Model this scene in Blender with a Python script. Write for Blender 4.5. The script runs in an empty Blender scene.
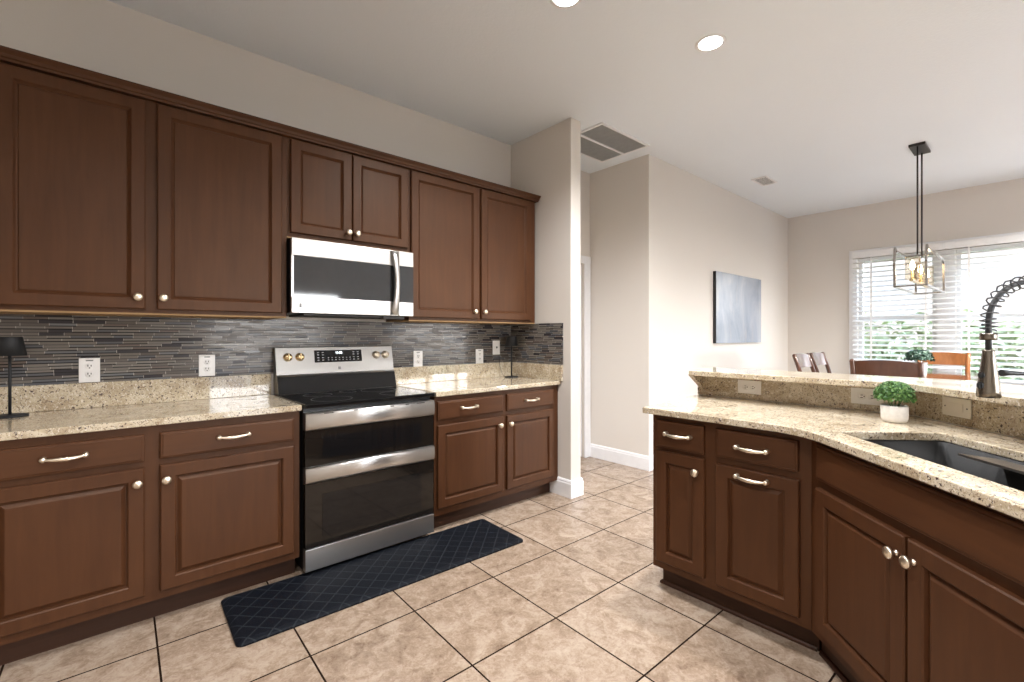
import bpy, bmesh, math, random
from mathutils import Vector, Matrix
from mathutils.geometry import tessellate_polygon
random.seed(7)
SC = bpy.context.scene
COL = SC.collection
PI = math.pi
rad = math.radians

# ------------------------------------------------------------------ camera
cd = bpy.data.cameras.new('camera')
cam = bpy.data.objects.new('camera', cd)
COL.objects.link(cam)
cd.sensor_width = 36.0
cd.lens = 464.5 / 1024 * 36.0
cd.shift_y = -5.2 / 1024
cd.clip_start = 0.05
cam.location = (0, 0, 1.275)
cam.rotation_euler = (rad(90), 0, rad(48.75 - 90))
SC.camera = cam

# ------------------------------------------------------------------ world, daylight, exposure
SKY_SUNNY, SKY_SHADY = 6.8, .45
LAMP, LAMP_DINING_FILL = 92.0, 215.0      # watts of the downlights' beams; the dining ones are unseen added fill
EXPOSURE = 1.6
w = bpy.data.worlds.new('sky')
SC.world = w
w.use_nodes = True
nt = w.node_tree
for n in list(nt.nodes):
    nt.nodes.remove(n)
wo = nt.nodes.new('ShaderNodeOutputWorld')
wb = nt.nodes.new('ShaderNodeBackground')
tc = nt.nodes.new('ShaderNodeTexCoord')
sx = nt.nodes.new('ShaderNodeSeparateXYZ')
cr = nt.nodes.new('ShaderNodeValToRGB')
cr.color_ramp.elements[0].position = 0.0
cr.color_ramp.elements[0].color = (1.0, 0.98, 0.95, 1)
cr.color_ramp.elements[1].position = 0.55
cr.color_ramp.elements[1].color = (0.50, 0.70, 1.0, 1)
e = cr.color_ramp.elements.new(0.12)
e.color = (0.93, 0.96, 1.0, 1)
nt.links.new(tc.outputs['Generated'], sx.inputs[0])
nt.links.new(sx.outputs['Z'], cr.inputs[0])
nt.links.new(cr.outputs[0], wb.inputs['Color'])
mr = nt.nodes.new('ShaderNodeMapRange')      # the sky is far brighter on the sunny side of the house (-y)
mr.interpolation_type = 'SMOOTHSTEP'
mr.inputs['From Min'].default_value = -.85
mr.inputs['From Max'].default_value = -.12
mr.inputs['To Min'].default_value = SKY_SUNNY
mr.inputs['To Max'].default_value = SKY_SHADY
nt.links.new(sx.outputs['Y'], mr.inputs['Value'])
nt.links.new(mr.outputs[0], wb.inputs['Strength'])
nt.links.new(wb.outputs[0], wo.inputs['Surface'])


def portal(name, loc, rot, sx_, sy_):
    ld = bpy.data.lights.new(name, 'AREA')
    ld.shape = 'RECTANGLE'
    ld.size, ld.size_y = sx_, sy_
    ld.cycles.is_portal = True
    o = bpy.data.objects.new(name, ld)
    o.location = loc
    o.rotation_euler = rot
    COL.objects.link(o)


REAR = -3.0
LEFTX = -1.6
WINX = 7.52
portal('sky_portal_slider', (2.3, REAR - .16, 1.03), (rad(90), 0, 0), 2.0, 2.06)
portal('sky_portal_rear', (6.0, REAR - .16, 1.03), (rad(90), 0, 0), 2.4, 2.06)
portal('sky_portal_dining', (WINX + .16, .745, 1.52), (rad(90), 0, rad(90)), 1.64, 1.58)
SC.view_settings.view_transform = 'Standard'
SC.view_settings.look = 'None'
SC.view_settings.gamma = 1.0
SC.view_settings.exposure = EXPOSURE
SC.view_settings.use_curve_mapping = False
SC.cycles.max_bounces = 12
SC.cycles.diffuse_bounces = 8
SC.cycles.glossy_bounces = 4
SC.cycles.transparent_max_bounces = 16
SC.cycles.sample_clamp_indirect = 10.0
SC.cycles.caustics_reflective = False
SC.cycles.caustics_refractive = False
SC.cycles.use_denoising = True


# ------------------------------------------------------------------ materials
class NT:
    def __init__(s, name):
        s.m = bpy.data.materials.new(name)
        s.m.use_nodes = True
        s.t = s.m.node_tree
        s.b = s.t.nodes['Principled BSDF']

    def n(s, typ, **k):
        o = s.t.nodes.new(typ)
        for a, v in k.items():
            setattr(o, a, v)
        return o

    def l(s, a, b):
        s.t.links.new(a, b)

    def val(s, x):
        return x

    def math(s, op, a, b=None, c=None):
        o = s.n('ShaderNodeMath', operation=op)
        for i, v in enumerate((a, b, c)):
            if v is None:
                continue
            if isinstance(v, (int, float)):
                o.inputs[i].default_value = v
            else:
                s.l(v, o.inputs[i])
        return o.outputs[0]

    def ramp(s, fac, stops, interp='LINEAR'):
        o = s.n('ShaderNodeValToRGB')
        o.color_ramp.interpolation = interp
        els = o.color_ramp.elements
        while len(els) < len(stops):
            els.new(0.5)
        for el, (p, c) in zip(els, stops):
            el.position = p
            el.color = tuple(c) + (1,)
        s.l(fac, o.inputs[0])
        return o.outputs[0]

    def mix(s, fac, a, b, mode='MIX'):
        o = s.n('ShaderNodeMix', data_type='RGBA', blend_type=mode)
        for sock, v in ((o.inputs[0], fac), (o.inputs[6], a), (o.inputs[7], b)):
            if isinstance(v, (int, float)):
                sock.default_value = v
            elif isinstance(v, tuple):
                sock.default_value = tuple(v) + (1,)
            else:
                s.l(v, sock)
        return o.outputs[2]

    def obj(s):
        return s.n('ShaderNodeTexCoord').outputs['Object']

    def mapped(s, scale=(1, 1, 1), rot=(0, 0, 0)):
        m = s.n('ShaderNodeMapping')
        m.inputs['Scale'].default_value = scale
        m.inputs['Rotation'].default_value = rot
        s.l(s.obj(), m.inputs[0])
        return m.outputs[0]

    def noise(s, vec, scale, detail=3, rough=.5, dist=0):
        o = s.n('ShaderNodeTexNoise')
        o.inputs['Scale'].default_value = scale
        o.inputs['Detail'].default_value = detail
        o.inputs['Roughness'].default_value = rough
        o.inputs['Distortion'].default_value = dist
        s.l(vec, o.inputs['Vector'])
        return o.outputs[0]

    def bump(s, h, strength=.2, dist=.01):
        o = s.n('ShaderNodeBump')
        o.inputs['Strength'].default_value = strength
        o.inputs['Distance'].default_value = dist
        s.l(h, o.inputs['Height'])
        s.l(o.outputs[0], s.b.inputs['Normal'])

    def set(s, **k):
        for a, v in k.items():
            sock = s.b.inputs[a.replace('_', ' ')]
            if isinstance(v, (int, float)):
                sock.default_value = v
            elif isinstance(v, tuple):
                sock.default_value = tuple(v) + (1,) if len(v) == 3 else v
            else:
                s.l(v, sock)
        return s


def plain(name, col, rough=.5, metal=0.0, var=.06, scale=20, **k):
    """Procedural plain surface: base colour with a slight noise variation."""
    s = NT(name)
    f = s.noise(s.obj(), scale, 2)
    a = tuple(max(0, c * (1 - var)) for c in col)
    b = tuple(min(1, c * (1 + var)) for c in col)
    s.set(Base_Color=s.ramp(f, [(0.3, a), (0.7, b)]), Roughness=rough, Metallic=metal)
    for kk, v in k.items():
        s.set(**{kk: v})
    return s.m


def wood(name, dark, light, rough=.45, axis='z', coat=.0):
    s = NT(name)
    sc = {'z': (14, 14, 1.1), 'x': (1.1, 14, 14)}[axis]
    v = s.mapped(sc)
    f1 = s.noise(v, 2.2, 5, .6, .6)
    f2 = s.noise(s.mapped((1.6, 1.6, 1.1)), 2.0, 2)
    f = s.math('ADD', s.math('MULTIPLY', f1, .55), s.math('MULTIPLY', f2, .45))
    s.set(Base_Color=s.ramp(f, [(.3, dark), (.7, light)]), Roughness=rough, Specular_IOR_Level=.31, Specular_Tint=(1.0, .90, .78),
          Coat_Weight=coat, Coat_Roughness=.28)
    s.bump(f1, .04, .002)
    return s.m


def granite():
    s = NT('granite')
    o = s.obj()
    big = s.noise(o, 9, 4, .6, .8)
    base = s.ramp(big, [(.30, (.35, .27, .175)), (.5, (.51, .43, .305)), (.72, (.63, .56, .435))])
    fl = s.noise(s.mapped((1.0, 1.9, 1.5), (0, 0, .7)), 88, 3, .62, 1.2)
    fl2 = s.noise(s.mapped((2.1, 1.0, 1.4), (.3, .2, 2.0)), 66, 3, .6, 1.0)
    c = s.mix(s.ramp(fl, [(.56, (0, 0, 0)), (.63, (1, 1, 1))]), base, (.25, .175, .11))
    c = s.mix(s.ramp(fl2, [(.57, (0, 0, 0)), (.63, (1, 1, 1))]), c, (.70, .64, .54))
    sp = s.noise(o, 110, 2, .6, .6)
    c = s.mix(s.ramp(sp, [(.60, (0, 0, 0)), (.645, (1, 1, 1))]), c, (.075, .05, .045))
    s.set(Base_Color=c, Roughness=.035, IOR=1.6)
    return s.m


def floor_tile():
    s = NT('floor_tile')
    sep = s.n('ShaderNodeSeparateXYZ')
    s.l(s.obj(), sep.inputs[0])
    X_ = s.math('SUBTRACT', sep.outputs[0], 1.5224)
    Y_ = s.math('SUBTRACT', sep.outputs[1], .9835)
    u = s.math('ADD', s.math('DIVIDE', s.math('SUBTRACT', X_, s.math('MULTIPLY', Y_, .022)), .4635), 20)
    v = s.math('ADD', s.math('DIVIDE', s.math('ADD', Y_, s.math('MULTIPLY', X_, .010)), .4635), 20)
    fu = s.math('FRACT', u)
    fv = s.math('FRACT', v)
    eu = s.math('MINIMUM', fu, s.math('SUBTRACT', 1.0, fu))
    ev = s.math('MINIMUM', fv, s.math('SUBTRACT', 1.0, fv))
    ed = s.math('MINIMUM', eu, ev)
    gm = s.math('LESS_THAN', ed, .0080)
    cmb = s.n('ShaderNodeCombineXYZ')
    s.l(s.math('FLOOR', u), cmb.inputs[0])
    s.l(s.math('FLOOR', v), cmb.inputs[1])
    wn = s.n('ShaderNodeTexWhiteNoise', noise_dimensions='3D')
    s.l(cmb.outputs[0], wn.inputs[0])
    va = s.n('ShaderNodeVectorMath', operation='MULTIPLY_ADD')
    va.inputs[1].default_value = (7, 7, 7)
    s.l(wn.outputs['Color'], va.inputs[0])
    s.l(s.obj(), va.inputs[2])
    n1 = s.noise(va.outputs[0], 11, 6, .66, .8)
    n2 = s.noise(va.outputs[0], 60, 5, .7, .8)
    f = s.math('ADD', s.math('MULTIPLY', n1, .62), s.math('MULTIPLY', n2, .38))
    f = s.math('ADD', f, s.math('MULTIPLY', s.math('SUBTRACT', wn.outputs['Value'], .5), .05))
    c = s.ramp(f, [(.34, (.18, .122, .083)), (.45, (.27, .195, .139)), (.54, (.35, .266, .198)), (.68, (.435, .353, .275))])
    c = s.mix(gm, c, (.016, .009, .006))
    s.set(Base_Color=c, Roughness=s.math('ADD', s.math('MULTIPLY', gm, .5), .24), Specular_IOR_Level=s.math('MULTIPLY', s.math('SUBTRACT', 1.0, gm), .40))
    h = s.math('ADD', s.math('MULTIPLY', s.math('SUBTRACT', 1.0, gm), 1.0), s.math('MULTIPLY', n2, .25))
    s.bump(h, .25, .003)
    return s.m


def mosaic(axis):
    s = NT('glass_mosaic_' + axis)
    sep = s.n('ShaderNodeSeparateXYZ')
    s.l(s.obj(), sep.inputs[0])
    x = sep.outputs[0 if axis == 'x' else 1]
    H = .0150
    zz = s.math('DIVIDE', sep.outputs[2], H)
    row = s.math('FLOOR', zz)
    fz = s.math('FRACT', zz)
    r1 = s.n('ShaderNodeTexWhiteNoise', noise_dimensions='1D')
    s.l(row, r1.inputs['W'])
    xs = s.math('ADD', s.math('MULTIPLY', x, s.math('ADD', 6.5, s.math('MULTIPLY', r1.outputs['Value'], 7.0))),
                s.math('MULTIPLY', r1.outputs['Value'], 131.0))
    colm = s.math('FLOOR', xs)
    fx = s.math('FRACT', xs)
    cmb = s.n('ShaderNodeCombineXYZ')
    s.l(colm, cmb.inputs[0])
    s.l(row, cmb.inputs[1])
    wn = s.n('ShaderNodeTexWhiteNoise', noise_dimensions='2D')
    s.l(cmb.outputs[0], wn.inputs['Vector'])
    sepc = s.n('ShaderNodeSeparateColor')
    s.l(wn.outputs['Color'], sepc.inputs[0])
    c = s.ramp(wn.outputs['Value'], [(0, (.040, .036, .040)), (.08, (.115, .100, .090)), (.24, (.165, .148, .132)),
                                     (.50, (.110, .112, .122)), (.62, (.195, .178, .160)), (.82, (.140, .112, .098)),
                                     (.92, (.155, .158, .165))], 'CONSTANT')
    gz = s.math('LESS_THAN', fz, s.math('ADD', .12, s.math('MULTIPLY', .20, s.math('GREATER_THAN', sepc.outputs[0], .45))))
    gx = s.math('LESS_THAN', fx, .014)
    c = s.mix(gx, c, (.55, .50, .46))
    c = s.mix(gz, c, (.009, .008, .008))
    s.set(Base_Color=c, Roughness=s.math('ADD', s.math('MULTIPLY', sepc.outputs[1], .22), .10),
          Specular_IOR_Level=.22)
    return s.m


def steel(name, col=(.66, .645, .63), rough=.24, axis='x'):
    s = NT(name)
    sc = {'x': (1.2, 1.2, 90), 'z': (90, 90, 1.2)}[axis]
    f = s.noise(s.mapped(sc), 3, 2)
    s.set(Base_Color=s.ramp(f, [(.3, tuple(c * .97 for c in col)), (.7, col)]), Metallic=1.0,
          Roughness=s.math('ADD', s.math('MULTIPLY', f, .06), rough - .03))
    return s.m


def glass_thin(name, tint=(1, 1, 1), refl=.08):
    m = bpy.data.materials.new(name)
    m.use_nodes = True
    t = m.node_tree
    t.nodes.clear()
    o = t.nodes.new('ShaderNodeOutputMaterial')
    tr = t.nodes.new('ShaderNodeBsdfTransparent')
    tr.inputs[0].default_value = tuple(tint) + (1,)
    g = t.nodes.new('ShaderNodeBsdfGlossy')
    g.inputs['Roughness'].default_value = .02
    lw = t.nodes.new('ShaderNodeLayerWeight')
    pw_ = t.nodes.new('ShaderNodeMath')
    pw_.operation = 'POWER'
    pw_.inputs[1].default_value = 4.0
    t.links.new(lw.outputs['Facing'], pw_.inputs[0])
    fr = t.nodes.new('ShaderNodeMath')
    fr.operation = 'MULTIPLY_ADD'
    fr.inputs[1].default_value = .55
    fr.inputs[2].default_value = refl * .6
    t.links.new(pw_.outputs[0], fr.inputs[0])
    mx = t.nodes.new('ShaderNodeMixShader')
    t.links.new(fr.outputs[0], mx.inputs[0])
    t.links.new(tr.outputs[0], mx.inputs[1])
    t.links.new(g.outputs[0], mx.inputs[2])
    t.links.new(mx.outputs[0], o.inputs[0])
    return m


def emit(name, col, strength):
    s = NT(name)
    s.set(Base_Color=col, Emission_Color=col, Emission_Strength=strength)
    return s.m


def leaf_mat(name, dark, mid, light):
    s = NT(name)
    g = s.n('ShaderNodeNewGeometry')
    c = s.ramp(g.outputs['Random Per Island'], [(0, dark), (.5, mid), (1, light)])
    s.set(Base_Color=c, Roughness=.5)
    return s.m


def wall_mat(name, col, bumpk=.10, scale=90):
    s = NT(name)
    f = s.noise(s.obj(), scale, 3, .6)
    g = s.noise(s.obj(), 1.1, 2)
    s.set(Base_Color=s.ramp(g, [(.3, tuple(c * .98 for c in col)), (.7, col)]), Roughness=.62)
    s.bump(f, bumpk, .004)
    return s.m


M = {}
M['wall'] = wall_mat('wall_paint', (.665, .622, .570))
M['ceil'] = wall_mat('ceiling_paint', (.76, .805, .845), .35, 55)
M['white'] = plain('white_trim_paint', (.78, .78, .79), .35, var=.02)
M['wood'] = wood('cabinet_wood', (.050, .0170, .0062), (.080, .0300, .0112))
M['woodx'] = wood('cabinet_wood_crosswise', (.050, .0170, .0062), (.080, .0300, .0112), axis='x')
M['rawwood'] = wood('raw_wood_edge', (.24, .145, .065), (.34, .215, .105), .6, 'x', 0)
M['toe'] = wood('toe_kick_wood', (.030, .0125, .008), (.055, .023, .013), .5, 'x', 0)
M['granite'] = granite()
M['floor'] = floor_tile()
M['mosx'] = mosaic('x')
M['mosy'] = mosaic('y')
M['steel'] = steel('stainless_steel', (.62, .605, .585), .33)
M['steeldark'] = steel('stainless_steel_console', (.40, .385, .365), .36)
M['steelz'] = steel('stainless_steel_upright', axis='z')
M['nickel'] = plain('warm_nickel', (.82, .73, .59), .30, 1.0)
M['black'] = plain('black_enamel', (.012, .012, .013), .30)
M['blackglass'] = plain('black_glass', (.0055, .0055, .006), .045, var=.02, Specular_IOR_Level=.45)
M['ovenglass'] = plain('oven_glass', (.010, .008, .0065), .05, var=.02, Specular_IOR_Level=.55)
M['mwglass'] = plain('microwave_glass', (.030, .033, .036), .05, var=.05, Specular_IOR_Level=1.0)
M['plastic'] = plain('white_plastic', (.80, .79, .78), .30, var=.02)
M['almond'] = plain('almond_plastic', (.78, .73, .64), .35, var=.02)
M['dark'] = plain('dark_slot', (.02, .018, .016), .5)
M['grey'] = plain('grey_print', (.18, .18, .18), .5)
M['lampblack'] = plain('matte_black_metal', (.007, .008, .010), .6)
M['sink'] = plain('black_composite', (.008, .0078, .0075), .7, scale=220, var=.35)
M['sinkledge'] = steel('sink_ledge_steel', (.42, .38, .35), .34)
M['pot'] = plain('white_stone_pot', (.74, .71, .67), .6, scale=60, var=.07)
M['leaf'] = leaf_mat('boxwood_leaf', (.022, .075, .012), (.050, .145, .028), (.14, .26, .06))
M['leaf2'] = leaf_mat('grey_green_leaf', (.012, .045, .028), (.035, .095, .06), (.11, .18, .12))
M['hedge'] = leaf_mat('hedge_leaf', (.30, .36, .18), (.44, .50, .29), (.58, .62, .42))
M['chairwood'] = wood('chair_wood', (.055, .020, .011), (.105, .040, .021), .16, coat=.6)
M['chairwarm'] = wood('chair_wood_warm', (.20, .070, .022), (.34, .13, .045), .25)
M['tablewood'] = wood('table_top_wood', (.060, .030, .020), (.11, .055, .036), .05, 'x')
M['cage'] = plain('dark_polished_nickel', (.36, .34, .32), .22, 1.0)
M['spring'] = plain('dark_spring_steel', (.10, .10, .105), .3, 1.0)
M['bronze'] = plain('dark_bronze', (.030, .026, .024), .35, .6)
M['gold'] = plain('brushed_gold', (.80, .60, .34), .25, 1.0)
M['gunmetal'] = plain('gunmetal', (.20, .175, .145), .27, 1.0)
M['hose'] = plain('black_rubber', (.015, .016, .017), .45)
M['blind'] = plain('white_blind_vinyl', (.80, .80, .79), .45, var=.02)
M['filter'] = plain('dark_grille', (.42, .42, .41), .7)
M['canvas_edge'] = plain('black_canvas_edge', (.015, .015, .017), .5)
M['glass'] = glass_thin('window_glass')
M['shade_glass'] = glass_thin('shade_glass', (.96, .93, .88), .07)
M['bulb'] = emit('lit_bulb', (1.0, .80, .55), 16)
M['lens'] = emit('downlight_lens', (1.0, .98, .96), 9.0)
M['digits'] = emit('clock_digits', (.85, .95, 1.0), 1.6)
M['lawn'] = plain('lawn', (.10, .17, .045), .9, scale=6, var=.3)
M['patio'] = plain('patio_concrete', (.48, .46, .43), .8, scale=4)
M['screen_print'] = plain('panel_print', (.45, .47, .50), .4)


def mat_mat():
    s = NT('cushion_mat_vinyl')
    v = s.mapped((1, 1, 1), (0, 0, rad(45)))
    sep = s.n('ShaderNodeSeparateXYZ')
    s.l(v, sep.inputs[0])
    P = .070
    a = s.math('FRACT', s.math('DIVIDE', s.math('ADD', sep.outputs[0], 5.0), P))
    b = s.math('FRACT', s.math('DIVIDE', s.math('ADD', sep.outputs[1], 5.0), P))
    ea = s.math('ABSOLUTE', s.math('SUBTRACT', a, .5))
    eb = s.math('ABSOLUTE', s.math('SUBTRACT', b, .5))
    m = s.math('GREATER_THAN', s.math('MAXIMUM', ea, eb), .455)
    f = s.noise(s.obj(), 260, 2)
    c = s.mix(m, (.0045, .0055, .0085), (.017, .020, .024))
    s.set(Base_Color=c, Roughness=.6, Specular_IOR_Level=.12)
    s.bump(s.math('ADD', m, s.math('MULTIPLY', f, .35)), .5, .004)
    return s.m


def painting_mat():
    s = NT('abstract_canvas')
    f = s.noise(s.mapped((1, 1, .6)), 2.6, 5, .6, .7)
    g = s.noise(s.mapped((3, 3, .8)), 3.0, 4, .6)
    c = s.ramp(f, [(.25, (.19, .22, .27)), (.5, (.29, .325, .385)), (.75, (.42, .44, .48))])
    c = s.mix(s.ramp(g, [(.56, (0, 0, 0)), (.75, (.5, .5, .5))]), c, (.40, .385, .37))
    s.set(Base_Color=c, Roughness=.26, Specular_IOR_Level=.6)
    return s.m


M['mat'] = mat_mat()
M['canvas'] = painting_mat()


# ------------------------------------------------------------------ mesh helpers
class MB:
    def __init__(s):
        s.bm = bmesh.new()

    def face(s, vs):
        try:
            return s.bm.faces.new(vs)
        except ValueError:
            return None

    def box(s, x0, x1, y0, y1, z0, z1, bev=0.0, seg=2):
        t = bmesh.new()
        bmesh.ops.create_cube(t, size=1)
        for v in t.verts:
            v.co = Vector(((x0 + x1) / 2 + v.co.x * (x1 - x0), (y0 + y1) / 2 + v.co.y * (y1 - y0),
                           (z0 + z1) / 2 + v.co.z * (z1 - z0)))
        if bev > 0:
            bmesh.ops.bevel(t, geom=t.edges[:], offset=bev, segments=seg, profile=.5, affect='EDGES')
        s.merge(t)
        return s

    def merge(s, t, mat=None):
        mp = {}
        for v in t.verts:
            mp[v] = s.bm.verts.new(mat @ v.co if mat else v.co)
        for f in t.faces:
            nf = s.face([mp[v] for v in f.verts])
            if nf:
                nf.smooth = f.smooth
        t.free()

    def poly(s, pts, z0, z1, holes=(), bev=0.0):
        """Prism over an XY polygon (with holes) from z0 to z1."""
        loops = [list(pts)] + [list(h) for h in holes]
        t = bmesh.new()
        flat = [p for lp in loops for p in lp]
        tris = tessellate_polygon([[Vector((p[0], p[1], 0)) for p in lp] for lp in loops])
        top = [t.verts.new((p[0], p[1], z1)) for p in flat]
        bot = [t.verts.new((p[0], p[1], z0)) for p in flat]
        for tri in tris:
            try:
                t.faces.new([top[i] for i in tri])
                t.faces.new([bot[i] for i in reversed(tri)])
            except ValueError:
                pass
        k = 0
        for lp in loops:
            n = len(lp)
            for i in range(n):
                a, b = k + i, k + (i + 1) % n
                t.faces.new([top[a], bot[a], bot[b], top[b]])
            k += n
        bmesh.ops.recalc_face_normals(t, faces=t.faces[:])
        if bev > 0:
            ed = [e for e in t.edges if len(e.link_faces) == 2 and abs(e.link_faces[0].normal.z - e.link_faces[1].normal.z) > .5]
            bmesh.ops.bevel(t, geom=ed, offset=bev, segments=2, profile=.5, affect='EDGES')
        s.merge(t)
        return s

    def lathe(s, prof, c=(0, 0, 0), seg=24, axis='z', smooth=True):
        """prof: (radius, height) pairs, capped where the radius is 0."""
        rot = {'z': Matrix.Identity(3), 'y': Matrix.Rotation(rad(90), 3, 'X'), '-y': Matrix.Rotation(rad(90), 3, 'X'),
               'x': Matrix.Rotation(rad(90), 3, 'Y')}[axis]
        rings = []
        for r, h in prof:
            if r < 1e-6:
                rings.append([s.bm.verts.new(Vector(c) + rot @ Vector((0, 0, h)))])
            else:
                rings.append([s.bm.verts.new(Vector(c) + rot @ Vector((r * math.cos(2 * PI * i / seg), r * math.sin(2 * PI * i / seg), h)))
                              for i in range(seg)])
        for a, b in zip(rings, rings[1:]):
            for i in range(seg):
                j = (i + 1) % seg
                if len(a) == 1 and len(b) == 1:
                    continue
                if len(a) == 1:
                    f = s.face([a[0], b[j], b[i]])
                elif len(b) == 1:
                    f = s.face([a[i], a[j], b[0]])
                else:
                    f = s.face([a[i], a[j], b[j], b[i]])
                if f:
                    f.smooth = smooth
        return s

    def tube(s, pts, r, seg=10, cap=True, smooth=True):
        pts = [Vector(p) for p in pts]
        rr = r if isinstance(r, (list, tuple)) else [r] * len(pts)
        rings = []
        up = None
        for i, p in enumerate(pts):
            d = (pts[min(i + 1, len(pts) - 1)] - pts[max(i - 1, 0)]).normalized()
            if up is None:
                up = Vector((0, 0, 1)) if abs(d.z) < .9 else Vector((1, 0, 0))
            u = d.cross(up)
            if u.length < 1e-6:
                u = d.cross(Vector((0, 1, 0)))
            u.normalize()
            v = u.cross(d).normalized()
            up = v
            rings.append([s.bm.verts.new(p + rr[i] * (math.cos(2 * PI * k / seg) * u + math.sin(2 * PI * k / seg) * v)) for k in range(seg)])
        for a, b in zip(rings, rings[1:]):
            for k in range(seg):
                f = s.face([a[k], a[(k + 1) % seg], b[(k + 1) % seg], b[k]])
                if f:
                    f.smooth = smooth
        if cap:
            s.face(list(reversed(rings[0])))
            s.face(rings[-1])
        return s

    def bar(s, a, b, wx, wy, up=(0, 0, 1)):
        """Rectangular bar from a to b."""
        a, b = Vector(a), Vector(b)
        d = (b - a).normalized()
        up = Vector(up)
        if abs(d.dot(up)) > .98:
            up = Vector((1, 0, 0))
        u = d.cross(up).normalized()
        v = u.cross(d).normalized()
        R = []
        for p in (a, b):
            R.append([s.bm.verts.new(p + u * sx_ * wx / 2 + v * sy_ * wy / 2) for sx_, sy_ in ((-1, -1), (1, -1), (1, 1), (-1, 1))])
        for k in range(4):
            s.face([R[0][k], R[0][(k + 1) % 4], R[1][(k + 1) % 4], R[1][k]])
        s.face(list(reversed(R[0])))
        s.face(R[1])
        return s

    def sweep(s, prof, path, closed_prof=True):
        """Sweep a (out, z) profile along an XY path with mitred corners; out is to the right of travel."""
        n = len(path)
        P = [Vector((p[0], p[1])) for p in path]
        rings = []
        for i in range(n):
            d0 = (P[i] - P[i - 1]).normalized() if i > 0 else None
            d1 = (P[i + 1] - P[i]).normalized() if i < n - 1 else None
            n0 = Vector((d0.y, -d0.x)) if d0 else None
            n1 = Vector((d1.y, -d1.x)) if d1 else None
            if n0 is None:
                off = n1
            elif n1 is None:
                off = n0
            else:
                m = (n0 + n1).normalized()
                off = m / max(.2, m.dot(n0))
            rings.append([s.bm.verts.new((P[i].x + off.x * o, P[i].y + off.y * o, z)) for o, z in prof])
        k = len(prof)
        for a, b in zip(rings, rings[1:]):
            for j in range(k if closed_prof else k - 1):
                s.face([a[j], a[(j + 1) % k], b[(j + 1) % k], b[j]])
        s.face(rings[0])
        s.face(list(reversed(rings[-1])))
        return s

    def rings(s, x0, x1, z0, z1, steps, ny=1):
        """Concentric rectangles in the XZ plane: steps of (inset, y); the first is the back, the last is capped."""
        R = []
        for ins, y in steps:
            R.append([s.bm.verts.new((x, y, z)) for x, z in ((x0 + ins, z0 + ins), (x1 - ins, z0 + ins), (x1 - ins, z1 - ins), (x0 + ins, z1 - ins))])
        s.face(R[0])
        for a, b in zip(R, R[1:]):
            for k in range(4):
                s.face([a[k], b[k], b[(k + 1) % 4], a[(k + 1) % 4]])
        s.face(list(reversed(R[-1])))
        return s

    def build(s, name, mat, parent=None, recalc=True):
        if recalc:
            bmesh.ops.recalc_face_normals(s.bm, faces=s.bm.faces[:])
        me = bpy.data.meshes.new(name)
        s.bm.to_mesh(me)
        s.bm.free()
        me.materials.append(M[mat] if isinstance(mat, str) else mat)
        o = bpy.data.objects.new(name, me)
        COL.objects.link(o)
        if parent:
            o.parent = parent
        return o


def tag(o, label, cat, group=None, kind=None):
    o['label'] = label
    o['category'] = cat
    if group:
        o['group'] = group
    if kind:
        o['kind'] = kind
    return o


def thing(name, label, cat, loc=(0, 0, 0), rz=0.0, group=None):
    o = bpy.data.objects.new(name, None)
    o.empty_display_size = .1
    COL.objects.link(o)
    o.location = loc
    o.rotation_euler = (0, 0, rz)
    return tag(o, label, cat, group)


def struct(o, label=None):
    o['kind'] = 'structure'
    if label:
        o['label'] = label
    return o


def copy_tree(o, parent=None):
    c = o.copy()
    COL.objects.link(c)
    if parent:
        c.parent = parent
    for ch in [x for x in bpy.data.objects if x.parent == o]:
        copy_tree(ch, c)
    return c


# ------------------------------------------------------------------ room shell
CZ = 2.995
BY = 3.16       # back wall
DY = 2.45       # dining wall
HX = 3.87       # hall wall
EXT = .15
b = MB()
b.box(LEFTX - EXT, WINX + EXT, REAR - EXT, BY + EXT, -.12, 0)
struct(b.build('floor', 'floor'), 'beige ceramic tile floor')
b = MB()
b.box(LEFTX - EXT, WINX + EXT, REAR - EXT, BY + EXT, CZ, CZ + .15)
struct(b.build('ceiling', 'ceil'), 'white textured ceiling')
b = MB()
b.box(LEFTX - EXT, 2.955, BY, BY + EXT, 0, CZ).box(3.775, HX + .12, BY, BY + EXT, 0, CZ).box(2.955, 3.775, BY, BY + EXT, 2.035, CZ)
struct(b.build('wall_back', 'wall'))
struct(MB().box(LEFTX - EXT, LEFTX, REAR, BY, 0, CZ).build('wall_left', 'wall'))
b = MB()   # rear wall with slider and window openings
SL0, SL1, SLT = 1.3, 3.3, 2.06
b.box(LEFTX - EXT, SL0, REAR - EXT, REAR, 0, CZ).box(SL1, 4.8, REAR - EXT, REAR, 0, CZ).box(7.2, WINX + EXT, REAR - EXT, REAR, 0, CZ)
b.box(SL0, SL1, REAR - EXT, REAR, SLT, CZ).box(4.8, 7.2, REAR - EXT, REAR, 2.06, CZ)
struct(b.build('wall_rear', 'wall'))
WZ0, WZ1 = .74, 2.30
W1 = (.832, 1.611)
W2 = (-.105, .665)
b = MB()
b.box(WINX, WINX + EXT, W1[1], DY + .12, 0, CZ).box(WINX, WINX + EXT, W2[1], W1[0], 0, CZ).box(WINX, WINX + EXT, REAR, W2[0], 0, CZ)
for a, c in (W1, W2):
    b.box(WINX, WINX + EXT, a, c, 0, WZ0).box(WINX, WINX + EXT, a, c, WZ1, CZ)
struct(b.build('wall_right', 'wall'))
struct(MB().box(2.756, 2.874, 2.440, BY, 0, CZ, .004).build('wall_partition', 'wall'), 'stub wall at the end of the cabinet run')
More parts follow.
